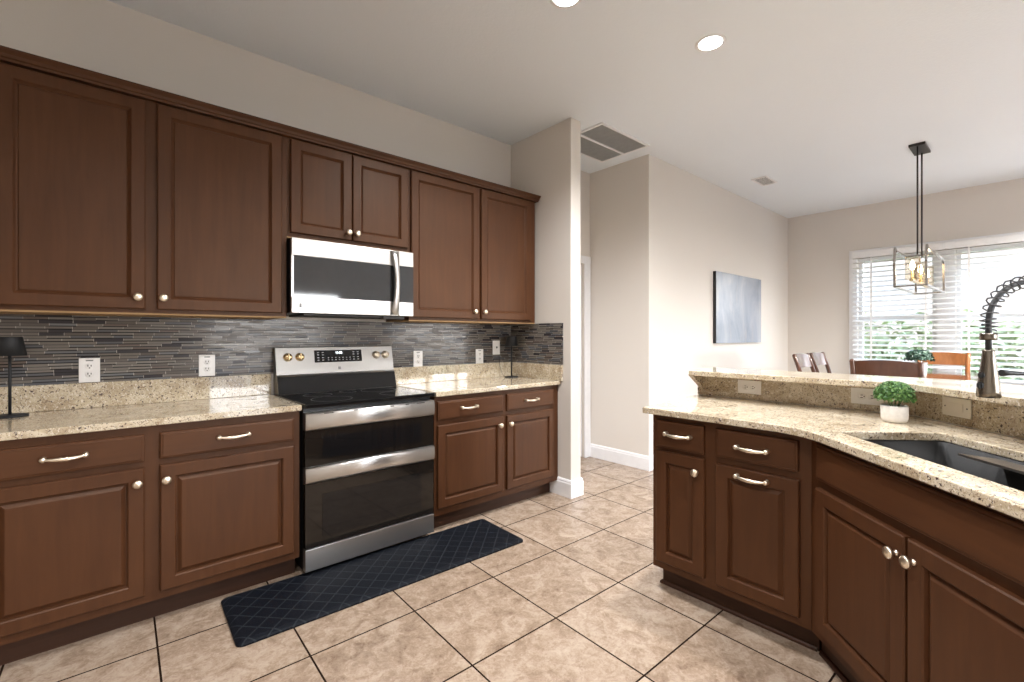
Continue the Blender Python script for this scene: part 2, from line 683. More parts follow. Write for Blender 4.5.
struct(MB().poly([(HX, BY), (HX, DY), (WINX, DY), (WINX, DY + .12), (HX + .12, DY + .12), (HX + .12, BY)], 0, CZ).build('wall_dining', 'wall'),
       'wall with the painting, turning into the hall')
# baseboards
BBP = [(0, 0), (.016, 0), (.016, .108), (.012, .116), (.012, .126), (.006, .138), (0, .138)]
struct(MB().sweep(BBP, [(HX, BY), (HX, DY), (WINX, DY)]).build('baseboard_dining', 'white'))
struct(MB().sweep(BBP, [(2.756, 2.655), (2.756, 2.440), (2.874, 2.440), (2.874, BY - .02)]).build('baseboard_partition', 'white'))
struct(MB().sweep(BBP, [(WINX, DY - .017), (WINX, REAR)]).build('baseboard_right', 'white'))
# hall door
d1 = MB().rings(2.958, 3.772, .008, 2.03, [(0, .04), (0, .0), (.11, .0), (.12, .008), (.14, .008), (.15, .002)])
dr = d1.build('door_1', 'white')
dr.location = (0, BY + .03, 0)
struct(dr, 'white panel door at the end of the hall')
MB().lathe([(0, 0), (.026, 0), (.026, .008), (.012, .012), (.012, .04), (.027, .05), (.027, .066), (0, .075)], (3.03, 0, .95), 16, 'y').build('door_knob', 'nickel', dr)
b = MB()
cas = [(0, 0), (.02, 0), (.02, .06), (.012, .075), (.012, .085), (0, .085)]
b.box(3.772, 3.862, BY - .018, BY - .001, 0, 2.03, .004).box(2.876, 2.958, BY - .018, BY - .001, 0, 2.03, .004).box(2.876, 3.862, BY - .020, BY - .001, 2.03, 2.108, .004)
struct(b.build('trim_1', 'white'), 'white door casing in the hall')


def window(name, loc, rz, wid, z0, z1, label, rail=1.510, slider=False):
    """Vinyl window in its opening; local x along the wall, y outward."""
    o = MB()
    f = .045
    o.box(0, f, .05, .11, z0, z1).box(wid - f, wid, .05, .11, z0, z1).box(f, wid - f, .05, .11, z0, z0 + f).box(f, wid - f, .05, .11, z1 - f, z1)
    if slider:
        for k in range(1, slider):
            o.box(wid * k / slider - .04, wid * k / slider + .04, .05, .11, z0 + f, z1 - f)
    else:
        o.box(f, wid - f, .045, .115, rail - .025, rail + .025)
    r = o.build(name, 'white')
    r.location = loc
    r.rotation_euler = (0, 0, rz)
    struct(r, label)
    MB().box(f, wid - f, .078, .082, z0 + f, z1 - f).build('glass_pane', 'glass', r)
    return r


window('window_1', (WINX, W1[1], 0), rad(-90), W1[1] - W1[0], WZ0, WZ1, 'left dining window behind the blind')
window('window_2', (WINX, W2[1], 0), rad(-90), W2[1] - W2[0], WZ0, WZ1, 'right dining window behind the blind')
window('door_3', (7.2, REAR, 0), rad(180), 2.4, 0, 2.06, 'rear glass doors of the dining area', slider=3)  # unseen window enlarged into doors to light the dining wall
window('door_2', (SL1, REAR, 0), rad(180), SL1 - SL0, 0, SLT, 'rear sliding glass door', slider=2)
# casing round the dining windows
b = MB()
b.box(WINX - .014, WINX - .001, 1.612, 1.703, WZ0 - .02, 2.41, .003).box(WINX - .014, WINX - .001, -.20, -.106, WZ0 - .02, 2.41, .003).box(WINX - .014, WINX - .001, .666, .831, WZ0 - .02, 2.301)
b.box(WINX - .014, WINX - .001, -.106, 1.612, 2.301, 2.41, .003).box(WINX - .03, WINX - .001, -.20, 1.703, WZ0 - .05, WZ0 - .021, .004)
struct(b.build('trim_2', 'white'), 'white casing round the dining windows')
# outside ground
struct(MB().box(WINX + EXT, 30, -20, 20, -.2, -.08).build('ground_lawn', 'lawn'))
struct(MB().box(-14, WINX + EXT, -20, REAR - EXT, -.2, -.03).build('ground_patio', 'patio'))


def leaf_cloud(mb, n, centre, radii, size, up=.3, hemi=False):
    for _ in range(n):
        while True:
            d = Vector((random.gauss(0, 1), random.gauss(0, 1), random.gauss(0, 1)))
            if d.length > .01:
                break
        d.normalize()
        if hemi and d.z < -.35:
            d.z = abs(d.z)
        k = random.uniform(.35, 1.0) ** .5 
        p = Vector(centre) + Vector((d.x * radii[0], d.y * radii[1], d.z * radii[2])) * k
        nrm = (d + Vector((0, 0, up)) + Vector((random.uniform(-.8, .8), random.uniform(-.8, .8), random.uniform(-.8, .8)))).normalized()
        t = nrm.cross(Vector((random.uniform(-1, 1), random.uniform(-1, 1), random.uniform(-1, 1)))).normalized()
        u = nrm.cross(t)
        s_ = size * random.uniform(.7, 1.3)
        a = [mb.bm.verts.new(p + t * s_ * x_ + u * s_ * y_ + nrm * s_ * z_) for x_, y_, z_ in
             ((-.55, 0, -.05), (-.1, .26, .05), (.35, .2, .04), (.6, 0, -.08), (.35, -.2, .04), (-.1, -.26, .05))]
        mb.face(a)


b = MB()
for k in range(26):
    y = -5 + k * .4
    leaf_cloud(b, 420, (10.6 + random.uniform(-.2, .2), y, .75), (.55, .42, 1.0 + random.uniform(-.1, .12)), .13)
tag(b.build('hedge', 'hedge', recalc=False), 'green garden hedge outside the dining window, seen between the slats', 'hedge')

# ------------------------------------------------------------------ floor mat
mt = MB()


def mat_ring(hw_, hd_, r, z):
    out_ = []
    for cx_, cy_, a0 in ((hw_ - r, hd_ - r, 0), (-hw_ + r, hd_ - r, 90), (-hw_ + r, -hd_ + r, 180), (hw_ - r, -hd_ + r, 270)):
        for i in range(7):
            a = rad(a0 + 15 * i)
            out_.append(mt.bm.verts.new((cx_ + r * math.cos(a), cy_ + r * math.sin(a), z)))
    return out_


RR = [mat_ring(.7775, .223, .030, 0), mat_ring(.7775, .223, .030, .007), mat_ring(.772, .2175, .026, .012), mat_ring(.756, .2015, .012, .0175), mat_ring(.750, .1955, .008, .018)]
for a, c in zip(RR, RR[1:]):
    for k in range(len(a)):
        mt.face([a[k], a[(k + 1) % len(a)], c[(k + 1) % len(a)], c[k]])
mt.face(RR[0][::-1])
mt.face(RR[-1])
mo = mt.build('kitchen_mat', 'mat')
mo.location = (1.187, 2.355, .001)
mo.rotation_euler = (0, 0, rad(-1.7))
tag(mo, 'long black cushioned kitchen mat with a diamond lattice, on the tiles before the range', 'mat')

# ------------------------------------------------------------------ cabinets
DOOR = [(0, 0), (0, -.0155), (.0045, -.020), (.052, -.020), (.0565, -.0165), (.060, -.0065), (.064, -.0065), (.078, -.0165), (.081, -.0170)]
UDOOR = [(0, 0), (0, -.0155), (.0045, -.020), (.052, -.020), (.0540, -.0175), (.060, -.0100), (.066, -.0055), (.069, -.0080), (.071, -.0080)]
DRAWER = [(0, 0), (0, -.014), (.003, -.017), (.008, -.0175), (.011, -.020), (.014, -.020)]


def knob(p, par):
    MB().lathe([(0, 0), (.0095, 0), (.0085, .003), (.0055, .006), (.005, .013), (.011, .016), (.0172, .020), (.0182, .0245), (.016, .029), (.009, .0325), (0, .033)],
               p, 18, 'y').build('knob', 'nickel', par)


def pull(p, par, half=.061):
    x, y, z = p
    b = MB()
    for sgn in (-1, 1):
        b.lathe([(0, 0), (.0105, 0), (.0105, .004), (.007, .007), (.007, .017), (.0105, .020), (.0095, .026), (0, .028)], (x + sgn * half, y, z), 12, 'y')
    n = 17
    pts, rr = [], []
    for i in range(n):
        u = -1 + 2 * i / (n - 1)
        pts.append((x + u * half, y - .021 - .010 * (1 - u * u), z - .004 * (1 - u * u)))
        r_ = .0044 + .0040 * (1 - u * u)
        if i in (7, 9):
            r_ *= 1.14
        rr.append(r_)
    b.tube(pts, rr, 10)
    b.build('pull', 'nickel', par)


def door(x0, x1, z0, z1, par, knob_at=None, pull_at=None, up=False):
    d = MB().rings(x0, x1, z0, z1, UDOOR if up else DOOR).build('door', 'wood', par)
    if knob_at:
        knob((knob_at[0], -.0201, knob_at[1]), d)
    if pull_at:
        pull((pull_at[0], -.0201, pull_at[1]), d)
    return d


def drawer(x0, x1, z0, z1, par, p=None):
    d = MB().rings(x0, x1, z0, z1, DRAWER).build('drawer', 'woodx', par)
    if p:
        pull((p[0], -.0201, p[1]), d)
    return d


GB = 'base cabinets with raised panel doors'
GU = 'wall cabinets above the counter'
# base, left of range (local x = world x, local y from the face frame)
FY = 2.577
t = thing('base_cabinet', 'dark brown base cabinet left of the range, two doors under two drawers', 'cabinet', (0, FY, 0), 0, GB)
MB().box(-.41, .7705, 0, .579, .11, .882).build('carcass', 'wood', t)
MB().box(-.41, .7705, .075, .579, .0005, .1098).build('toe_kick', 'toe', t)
drawer(-.36, .130, .731, .848, t, (-.119, .795))
drawer(.184, .740, .731, .848, t, (.466, .797))
door(-.36, .130, .148, .703, t, (.105, .642))
door(.184, .740, .148, .703, t, (.205, .640))
# base, right of range
t = thing('base_cabinet', 'dark brown base cabinet right of the range, against the stub wall', 'cabinet', (0, FY, 0), 0, GB)
MB().box(1.5935, 2.752, 0, .579, .11, .882).build('carcass', 'wood', t)
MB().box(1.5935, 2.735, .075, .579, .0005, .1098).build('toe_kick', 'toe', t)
drawer(1.612, 2.164, .727, .850, t, (1.852, .795))
drawer(2.200, 2.690, .727, .850, t, (2.435, .792))
door(1.612, 2.164, .158, .694, t, (2.124, .635))
door(2.200, 2.690, .158, .694, t, (2.222, .635))

# uppers
UY = 2.82
UZ0, UZ1 = 1.376, 2.402


def upper(label, x0, x1, z0, doors):
    t = thing('wall_cabinet', label, 'cabinet', (0, UY, 0), 0, GU)
    MB().box(x0, x1, 0, BY - UY - .002, z0 + .008, UZ1).build('carcass', 'wood', t)
    e_ = MB().box(x0, x1, .0005, BY - UY - .003, z0, z0 + .0078).build('bottom_edge', 'rawwood', t)
    e_['label'] = 'pale raw wood lower edge'
    for a, c, zz0, zz1, kn in doors:
        door(a, c, zz0, zz1, t, kn, up=True)
    return t


upper('tall brown wall cabinet left of the microwave, the largest with two wide doors', -.41, .7745, UZ0,
      [(-.338, .146, 1.402, 2.392, (.117, 1.457)), (.190, .747, 1.402, 2.392, (.213, 1.457))])
upper('short brown wall cabinet directly over the microwave', .7755, 1.5445, 1.832,
      [(.792, 1.146, 1.862, 2.392, (1.121, 1.906)), (1.152, 1.532, 1.862, 2.392, (1.175, 1.906))])
upper('brown wall cabinet right of the microwave, ending by the stub wall', 1.5455, 2.728, UZ0,
      [(1.556, 2.127, 1.402, 2.392, (2.082, 1.456)), (2.151, 2.670, 1.402, 2.392, (2.173, 1.456))])
CP = [(0, 2.403), (.022, 2.403), (.024, 2.412), (.030, 2.416), (.034, 2.428), (.044, 2.438), (.045, 2.440), (.048, 2.441), (.048, 2.449), (0, 2.449)]
cm = MB().sweep(CP, [(-.41, UY), (2.7285, UY), (2.7285, BY - .003)])
cm.box(-.41, 2.7285, UY + .001, BY - .003, 2.403, 2.420)
for v in cm.bm.verts:
    v.co.x = min(v.co.x, 2.7545)
tag(cm.build('crown_molding', 'woodx'), 'brown crown molding running along the tops of the wall cabinets', 'molding')


def rot2(p, loc, rz):
    c, s_ = math.cos(rz), math.sin(rz)
    return (loc[0] + p[0] * c - p[1] * s_, loc[1] + p[0] * s_ + p[1] * c)


# peninsula, straight part: local x -> world -Y, local y -> world +X
PX, PY = 2.10, .60
t = thing('base_cabinet', 'brown peninsula base cabinet with two narrow doors, facing the range', 'cabinet', (PX, 1.304, 0), rad(-90), GB)
MB().poly([(0, 0), (.704, 0), (.926, .642), (0, .642)], .11, .882).build('carcass', 'wood', t)
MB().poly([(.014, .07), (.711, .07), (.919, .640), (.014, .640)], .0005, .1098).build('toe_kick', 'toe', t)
MB().sweep([(0, 0.0006), (.012, .0006), (.011, .010), (.006, .016), (0, .018)], [(.014, .640), (.014, .0695), (.707, .0695)]).build('shoe_molding', 'toe', t)
drawer(.024, .272, .722, .856, t, (.148, .795))
drawer(.328, .662, .728, .856, t, (.488, .791))
door(.024, .274, .150, .703, t, (.240, .637))
door(.328, .666, .146, .697, t, None, (.488, .664))
# peninsula, angled sink base: local x -> (-1,-1)/sqrt2, local y -> (1,-1)/sqrt2
t = thing('sink_base_cabinet', 'brown angled base cabinet under the sink with a wide false drawer front', 'cabinet', (PX + .0006, PY - .0006, 0), rad(-135), GB)
b = MB()
b.box(.0, 1.05, 0, .02, .11, .882)
b.box(1.03, 1.05, .021, .60, .11, .882)
b.poly([(.002, .021), (1.03, .021), (1.03, .60), (-.29, .60)], .11, .128)
b.box(-.27, 1.03, .585, .60, .129, .882)
b.build('carcass', 'wood', t)
MB().poly([(-.03, .055), (1.03, .055), (1.03, .60), (-.26, .60)], .0005, .1098).build('toe_kick', 'toe', t)
MB().sweep([(0, .0006), (.012, .0006), (.011, .010), (.006, .016), (0, .018)], [(-.026, .0545), (1.03, .0545)]).build('shoe_molding', 'toe', t)
MB().rings(.056, .962, .728, .862, DRAWER).build('false_front', 'woodx', t)
door(.056, .495, .150, .694, t, (.468, .635))
door(.506, .946, .150, .694, t, (.533, .638))

# ------------------------------------------------------------------ counters
ZB, ZT = .8835, .914
tag(MB().poly([(-.43, 2.547), (.7735, 2.547), (.7735, BY - .002), (-.43, BY - .002)], ZB, ZT, bev=.004).build('countertop', 'granite'),
    'speckled beige granite countertop left of the range', 'countertop', 'granite countertops')
tag(MB().poly([(1.590, 2.547), (2.7545, 2.547), (2.7545, BY - .002), (1.590, BY - .002)], ZB, ZT, bev=.004).build('countertop', 'granite'),
    'speckled granite countertop right of the range, holding the corner lamp', 'countertop', 'granite countertops')
CE = 1.43      # X - Y of the angled front edge
front = [(2.05, 1.334)]
# smooth bend between the straight and angled edges
A_, B_, C_ = Vector((2.05, .735)), Vector((2.05, .62)), Vector((1.955, .525))
for i in range(11):
    u = i / 10
    p = A_ * (1 - u) ** 2 + B_ * 2 * u * (1 - u) + C_ * u * u
    front.append((p.x, p.y))
front += [(.99, -.44)]
SPX, SC_ = 2.75, 2.375
back = [(SC_ / 2 + .275, -SC_ / 2 + .275), (SPX, SPX - SC_), (SPX, 1.400)]
SKC = Vector((1.936, .098))   # sink centre
ux, uy = Vector((-.7071, -.7071)), Vector((.7071, -.7071))


def sk(a, c, e=0):
    p = SKC + ux * a + uy * c
    return (p.x, p.y)


def rrect(hw, hd, r, n=5):
    pts = []
    for cx, cy, a0 in ((hw - r, hd - r, 0), (-hw + r, hd - r, 90), (-hw + r, -hd + r, 180), (hw - r, -hd + r, 270)):
        for i in range(n + 1):
            a = rad(a0 + 90 * i / n)
            pts.append(sk(cx + r * math.cos(a), cy + r * math.sin(a)))
    return pts


HW, HD = .39, .184
tag(MB().poly(front + back, ZB, ZT, [rrect(HW, HD, .018)], bev=.004).build('countertop', 'granite'),
    'bent granite peninsula countertop with the sink cut into it', 'countertop', 'granite countertops')
# upstands
GS = 'granite upstands behind the counters'
tag(MB().box(-.43, .7735, BY - .021, BY - .001, ZT + .0005, 1.040, .002).build('stone_backsplash', 'granite'),
    'low granite upstand along the wall left of the range', 'backsplash', GS)
tag(MB().box(1.590, 2.7545, BY - .021, BY - .001, ZT + .0005, 1.040, .002).build('stone_backsplash', 'granite'),
    'low granite upstand on the back wall right of the range', 'backsplash', GS)
tag(MB().box(2.735, 2.7548, 2.522, BY - .022, ZT + .0005, 1.040, .002).build('stone_backsplash', 'granite'),
    'low granite upstand on the stub wall beside the corner lamp', 'backsplash', GS)
# mosaic
GM = 'glass mosaic tile panels'
tag(MB().box(-.43, 2.7548, BY - .009, BY - .0005, 1.0405, 1.3755).build('mosaic_backsplash', 'mosx'),
    'long dark glass mosaic tile backsplash on the back wall under the cabinets', 'backsplash', GM)
tag(MB().box(2.746, 2.7552, 2.520, BY - .0095, 1.0405, 1.378).build('mosaic_backsplash', 'mosy'),
    'short dark mosaic tile panel on the stub wall at the counter end', 'backsplash', GM)

# knee wall, its stone face and the raised bar top
KZ = 1.0425
kw = MB().poly([(2.771, 1.403), (2.771, .386), (2.771 - .98, .386 - .98), (2.90 - .90, .332 - .98 - .06), (2.90, .332), (2.90, 1.403)], 0, KZ)
struct(kw.build('wall_peninsula', 'white'), 'half wall behind the peninsula counter')
tag(MB().box(2.7505, 2.7702, .3765, 1.400, ZT + .0005, KZ - .0005, .0015).build('stone_backsplash', 'granite'),
    'granite facing below the bar, long straight slab left of the seam', 'backsplash', GS)
c2 = SC_ + .0015
tag(MB().poly([(SPX + .0005, SPX + .0005 - c2), (2.7702, 2.7702 - 2.404 + .0195), (2.7702 - .97, 2.7702 - 2.3845 - .97), (SPX - .96, SPX - c2 - .96)], ZT + .0005, KZ - .0005).build('stone_backsplash', 'granite'),
    'granite facing below the bar, angled slab right of the seam', 'backsplash', GS)
BT = 1.0705
bar = MB().poly([(2.578, 1.366), (2.578, .378), (1.578, -.622), (1.87, -.915), (2.99, .205), (2.99, 1.425)], KZ + .0005, BT, bev=.003)
tag(bar.build('bar_counter', 'granite'), 'raised granite bar top over the half wall between kitchen and dining area', 'countertop')
cb = MB()
tri = [(2.625, KZ), (2.7495, KZ), (2.7495, .965), (2.735, .975)]
vs0 = [cb.bm.verts.new((x, 1.368, z)) for x, z in tri]
vs1 = [cb.bm.verts.new((x, 1.396, z)) for x, z in tri]
cb.face(vs0), cb.face(vs1[::-1])
for i in range(4):
    cb.face([vs0[i], vs1[i], vs1[(i + 1) % 4], vs0[(i + 1) % 4]])
tag(cb.build('bar_bracket', 'granite'), 'small sloping stone bracket under the far end of the bar top', 'bracket')

# ------------------------------------------------------------------ sink
t = thing('kitchen_sink', 'black undermount sink set in the angled peninsula counter', 'sink', (SKC.x, SKC.y, .66))
b = MB()


def local(pts):
    return [(p[0] - SKC.x, p[1] - SKC.y) for p in pts]


ins = local(rrect(HW - .004, HD - .004, .03))
inb = local(rrect(HW - .02, HD - .02, .04))
out = local(rrect(HW + .012, HD + .012, .03))
R = [[b.bm.verts.new((x, y, z)) for x, y in ring] for ring, z in ((inb, .014), (ins, .05), (ins, .2225), (out, .2225), (out, .0))]
for a, c in zip(R, R[1:]):
    for i in range(len(a)):
        j = (i + 1) % len(a)
        f = b.face([a[i], a[j], c[j], c[i]])
        f.smooth = True
b.face(R[0])
b.face(R[-1][::-1])
b.build('basin', 'sink', t)
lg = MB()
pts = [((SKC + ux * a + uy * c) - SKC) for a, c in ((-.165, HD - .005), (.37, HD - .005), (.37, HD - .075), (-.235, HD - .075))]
lg.poly([(p.x, p.y) for p in pts], .208, .216)  # grey strip stands for light caught on the basin's back wall
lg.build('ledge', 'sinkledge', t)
MB().lathe([(0, .0145), (.040, .0145), (.044, .017), (.036, .019), (.034, .0155), (0, .0155)], (0, 0, 0), 24).build('drain', 'steel', t)

# ------------------------------------------------------------------ faucet
FB = Vector((2.128, -.052))
FH = Vector((1.9716, .104))
dirf = (FB - FH).normalized()
t = thing('kitchen_faucet', 'gunmetal spring faucet arching over the sink with a tapered spray head', 'faucet', (FB.x, FB.y, ZT + .0005))


def fp(s_, z):
    """Local point: s_ metres from the head towards the base, absolute height z."""
    p = FH + dirf * s_ - FB
    return (p.x, p.y, z - ZT - .0005)


L = (FB - FH).length
hx, hy_, _ = fp(0, 0)
z0 = ZT + .0005
MB().lathe([(0, 0), (.030, 0), (.030, .006), (.024, .012), (.022, .05), (.020, .055), (.020, .10), (.013, .105), (.013, 1.30 - z0), (0, 1.30 - z0)], (0, 0, 0), 20).build('base_column', 'gunmetal', t)
path = []
for i in range(25):
    a = PI * i / 24
    path.append(fp(L / 2 - L / 2 * math.cos(a), 1.312 + .122 * math.sin(a)))
path = [fp(0, 1.225)] + [fp(0, 1.26), fp(0, 1.29)] + path + [fp(L, 1.298)]
MB().tube(path, .0075, 10).build('hose', 'hose', t)
# spring: helix round the hose
sp = []
dense = []
fine = [Vector(p) for p in path[2:]]
acc = []
for a, c in zip(fine, fine[1:]):
    n = max(2, int((c - a).length / .0006))
    for k in range(n):
        acc.append(a.lerp(c, k / n))
side = Vector((dirf.y, -dirf.x, 0))
ang_ = 0
turn = 0
for i in range(len(acc) - 1):
    d = (acc[i + 1] - acc[i]).normalized()
    u = d.cross(side).normalized()
    pitch = .0115 if i < 60 else .0215
    turn += (acc[i + 1] - acc[i]).length / pitch * 2 * PI
    sp.append(acc[i] + .0185 * (math.cos(turn) * side + math.sin(turn) * u))
MB().tube(sp[::4], .0022, 6).build('spring', 'spring', t)
MB().lathe([(.0078, 1.262 - z0), (.0185, 1.262 - z0), (.0195, 1.266 - z0), (.0195, 1.280 - z0), (.0175, 1.284 - z0), (.0078, 1.284 - z0)], (hx, hy_, 0), 20).build('collar', 'gunmetal', t)
hd_ = MB().lathe([(0, 1.0925 - z0), (.025, 1.0925 - z0), (.0275, 1.096 - z0), (.0262, 1.115 - z0), (.0212, 1.16 - z0), (.0160, 1.205 - z0), (.0138, 1.230 - z0), (.0125, 1.234 - z0), (.008, 1.235 - z0), (0, 1.235 - z0)],
                 (hx, hy_, 0), 28).build('spray_head', 'gunmetal', t)
bt = MB()
vleft = Vector((-.7517, .6593, 0))
for zz, rr_, h_ in ((1.158, .0205, .012), (1.128, .0245, .014)):
    c0 = Vector((hx, hy_, zz - z0)) + vleft * rr_ * .93
    q = bmesh.new()
    bmesh.ops.create_cube(q, size=1)
    for v in q.verts:
        v.co = Vector((v.co.x * .016, v.co.y * .018, v.co.z * h_ * 1.5))
    bmesh.ops.bevel(q, geom=q.edges[:], offset=.004, segments=2, affect='EDGES')
    bt.merge(q, Matrix.Translation(c0) @ Matrix.Rotation(math.atan2(vleft.y, vleft.x), 4, 'Z'))
bt.build('spray_button', 'hose', hd_)
da = MB().tube([fp(L - .013, 1.163), fp(.10, 1.163), fp(.055, 1.165), fp(.036, 1.165)], [.006, .006, .0085, .0105], 10)
da.build('docking_arm', 'hose', t)

# ------------------------------------------------------------------ range
RX0, RX1, RF = .7865, 1.5635, 2.53
t = thing('range', 'stainless double oven electric range with a black glass cooktop', 'stove', ((RX0 + RX1) / 2, RF, 0))
cx = (RX0 + RX1) / 2
hw = (RX1 - RX0) / 2


def rb():
    return MB()


rb().box(-hw + .004, hw - .004, .045, .56, .030, .893).build('body', 'black', t)
for sx_ in (-1, 1):
    for yy in (.10, .52):
        MB().lathe([(0, .0005), (.018, .0005), (.018, .010), (.010, .012), (.010, .0299), (0, .0299)], (sx_ * .33, yy, 0), 12).build('foot', 'dark', t)
ct = rb().box(-hw - .003, hw + .003, -.006, .4985, .8935, .9165, .005).build('cooktop', 'blackglass', t)
rings_ = MB()
for bx, by, r_ in ((-.2, .14, .11), (-.2, .37, .08), (.19, .14, .09), (.19, .37, .11), (0, .41, .05)):
    rings_.lathe([(r_ - .0012, .9167), (r_ + .0012, .9167)], (bx, by, 0), 40)
rings_.build('burner_ring', 'grey', ct)


def band(z0_, z1_, bulge=.012):
    """Curved steel strip with a lower lip, swept across the oven front."""
    prof = []
    n = 10
    for i in range(n + 1):
        u = i / n
        prof.append((-(.002 + bulge * math.sin(PI * min(1, (1 - u) * 1.0)) ** .7 if 0 < u < 1 else .0), z0_ + (z1_ - z0_) * u))
    b = MB()
    vs = []
    for x in (-hw, hw):
        vs.append([b.bm.verts.new((x, y, z)) for y, z in prof] + [b.bm.verts.new((x, .043, z1_)), b.bm.verts.new((x, .043, z0_))])
    k = len(vs[0])
    for i in range(k):
        f = b.face([vs[0][i], vs[1][i], vs[1][(i + 1) % k], vs[0][(i + 1) % k]])
        if f and i < n:
            f.smooth = True
    b.face(vs[0])
    b.face(vs[1][::-1])
    return b


up_ = rb().box(-hw + .001, hw - .001, .004, .044, .584, .7755, .002).build('upper_oven_door', 'ovenglass', t)
h_ = band(.776, .869, .007).build('handle_band', 'steel', up_)
for x_, w_ in ((-.27, .05), (-.12, .02), (-.03, .022), (.10, .022), (.20, .022), (.29, .055)):
    MB().box(x_ - w_ / 2, x_ + w_ / 2, -.0072, -.0005, .859, .8635).build('vent_slot', 'dark', up_)
rb().box(-.30, .30, .0025, .0038, .62, .735).build('window', 'blackglass', up_)
lo = rb().box(-hw + .001, hw - .001, .004, .044, .156, .4955, .002).build('lower_oven_door', 'ovenglass', t)
band(.496, .581, .008).build('handle_band', 'steel', lo)
rb().box(-.30, .30, .0025, .0038, .20, .43).build('window', 'blackglass', lo)
rb().box(-hw, hw, .0, .044, .037, .152, .003).build('storage_drawer', 'steel', t)
# backguard: black riser then a leaning steel console
bg = MB()
yz = [(.495, .917), (.600, .917), (.600, 1.198), (.566, 1.203), (.556, 1.198), (.536, 1.030), (.530, 1.026), (.512, 1.026)]
yz = [(.499, .9168), (.612, .917), (.612, 1.198), (.585, 1.203), (.576, 1.199), (.543, 1.034), (.538, 1.028), (.531, 1.022)]
vs = [[bg.bm.verts.new((x, y, z)) for y, z in yz] for x in (-hw + .001, hw - .001)]
bg.face(vs[0])
bg.face(vs[1][::-1])
for i in range(len(yz)):
    bg.face([vs[0][i], vs[1][i], vs[1][(i + 1) % len(yz)], vs[0][(i + 1) % len(yz)]])
bgo = bg.build('backguard', 'steeldark', t)
bgo.data.materials.append(M['blackglass'])
for p in bgo.data.polygons:
    if p.center.z < 1.01 and p.normal.y < -.2:
        p.material_index = 1


def on_bg(z, off=.0):
    u = (z - 1.034) / (1.199 - 1.034)
    return .543 + .033 * u - off


tilt = math.atan2(.033, .165)


def tilted(bm_box, zc, off):
    """Lay a shape built around the origin (facing -y) onto the console slope."""
    return Matrix.Translation((0, on_bg(zc, off), zc)) @ Matrix.Rotation(-tilt, 4, 'X')


def console(name, mat, par, xc, zc, w_, h_, th, off, bev=.0):
    q = bmesh.new()
    bmesh.ops.create_cube(q, size=1)
    for v in q.verts:
        v.co = Vector((v.co.x * w_, v.co.y * th, v.co.z * h_))
    if bev:
        bmesh.ops.bevel(q, geom=q.edges[:], offset=bev, segments=2, affect='EDGES')
    b = MB()
    b.merge(q, Matrix.Translation((xc, 0, 0)) @ tilted(None, zc, off))
    return b.build(name, mat, par)


disp = console('display', 'blackglass', t, 0.0, 1.141, .315, .080, .006, .002, .002)
for x_, z_, w_, h_ in [(a, c, .012, .0045) for a in (-.135, -.105, .100, .130) for c in (1.166, 1.151, 1.133, 1.117)] + \
        [(-.07 + .024 * k, c, .009, .004) for k in range(7) for c in (1.131, 1.117)]:
    console('touch_key', 'screen_print', disp, x_, z_, w_, h_, .001, .0055)


def text(name, body, size, mat, par, m, ext=.0004):
    cu = bpy.data.curves.new(name, 'FONT')
    cu.body = body
    cu.size = size
    cu.extrude = ext
    cu.align_x = 'CENTER'
    cu.align_y = 'CENTER'
    o = bpy.data.objects.new(name, cu)
    COL.objects.link(o)
    dg = bpy.context.evaluated_depsgraph_get()
    me = bpy.data.meshes.new_from_object(o.evaluated_get(dg))
    bpy.data.objects.remove(o)
    me.materials.clear()
    me.materials.append(M[mat])
    o = bpy.data.objects.new(name, me)
    COL.objects.link(o)
    o.parent = par
    o.matrix_local = m
    return o


text('clock_digits', '11:05', .021, 'digits', disp, Matrix.Translation((0, on_bg(1.163, .0060), 1.163)) @ Matrix.Rotation(rad(90) - tilt, 4, 'X'))
console('badge', 'grey', bgo, .0, 1.062, .018, .018, .002, .001)
for x_ in (-.318, -.247, .262, .330):
    k = MB()
    q = bmesh.new()
    kk = MB()
    kk.lathe([(0, 0), (.027, 0), (.027, .004), (.0235, .006), (.0225, .022), (.020, .026), (0, .027)], (0, 0, 0), 24, 'y')
    kk.box(-.004, .004, -.032, -.024, -.020, .020, .0015)
    k.merge(kk.bm, Matrix.Translation((x_, 0, 0)) @ tilted(None, 1.140, -.001))
    k.build('knob', 'gold' if x_ < 0 else 'nickel', bgo)

# ------------------------------------------------------------------ microwave
MX0, MX1, MF = .7815, 1.5415, 2.75
MZ0, MZ1 = 1.404, 1.8245
t = thing('microwave', 'stainless over-the-range microwave hung below the short cabinet', 'microwave', ((MX0 + MX1) / 2, MF, MZ0))
hw = (MX1 - MX0) / 2
hh = MZ1 - MZ0
MB().box(-hw + .003, hw - .003, .030, BY - MF - .011, .0, hh).build('case', 'black', t)
v_ = MB()
v_.box(-.30, .30, .05, .34, -.012, -.0005, .002)
v_.box(.18, .33, .03, .10, -.020, -.0005, .002)
v_.build('vent_grille', 'dark', t)
xd = 1.434 - (MX0 + MX1) / 2
d = MB()
d.box(-hw, xd - .001, .0, .029, hh - .098, hh, .003).box(-hw, xd - .001, .0, .029, .0, .090, .003)
d.box(-hw, -hw + .012, .002, .029, .089, hh - .097)
dr = d.build('door', 'steel', t)
MB().box(-hw + .0005, xd - .0015, .0025, .028, .0905, hh - .0985, .001).build('door_window', 'mwglass', dr)
hb = MB()
hpts = []
for i in range(13):
    u = -1 + i / 6
    hpts.append((xd - .030 - .014 * (1 - u * u) * 0, -.012 - .030 * (1 - u * u), hh / 2 + u * (hh / 2 - .006)))
vsa = []
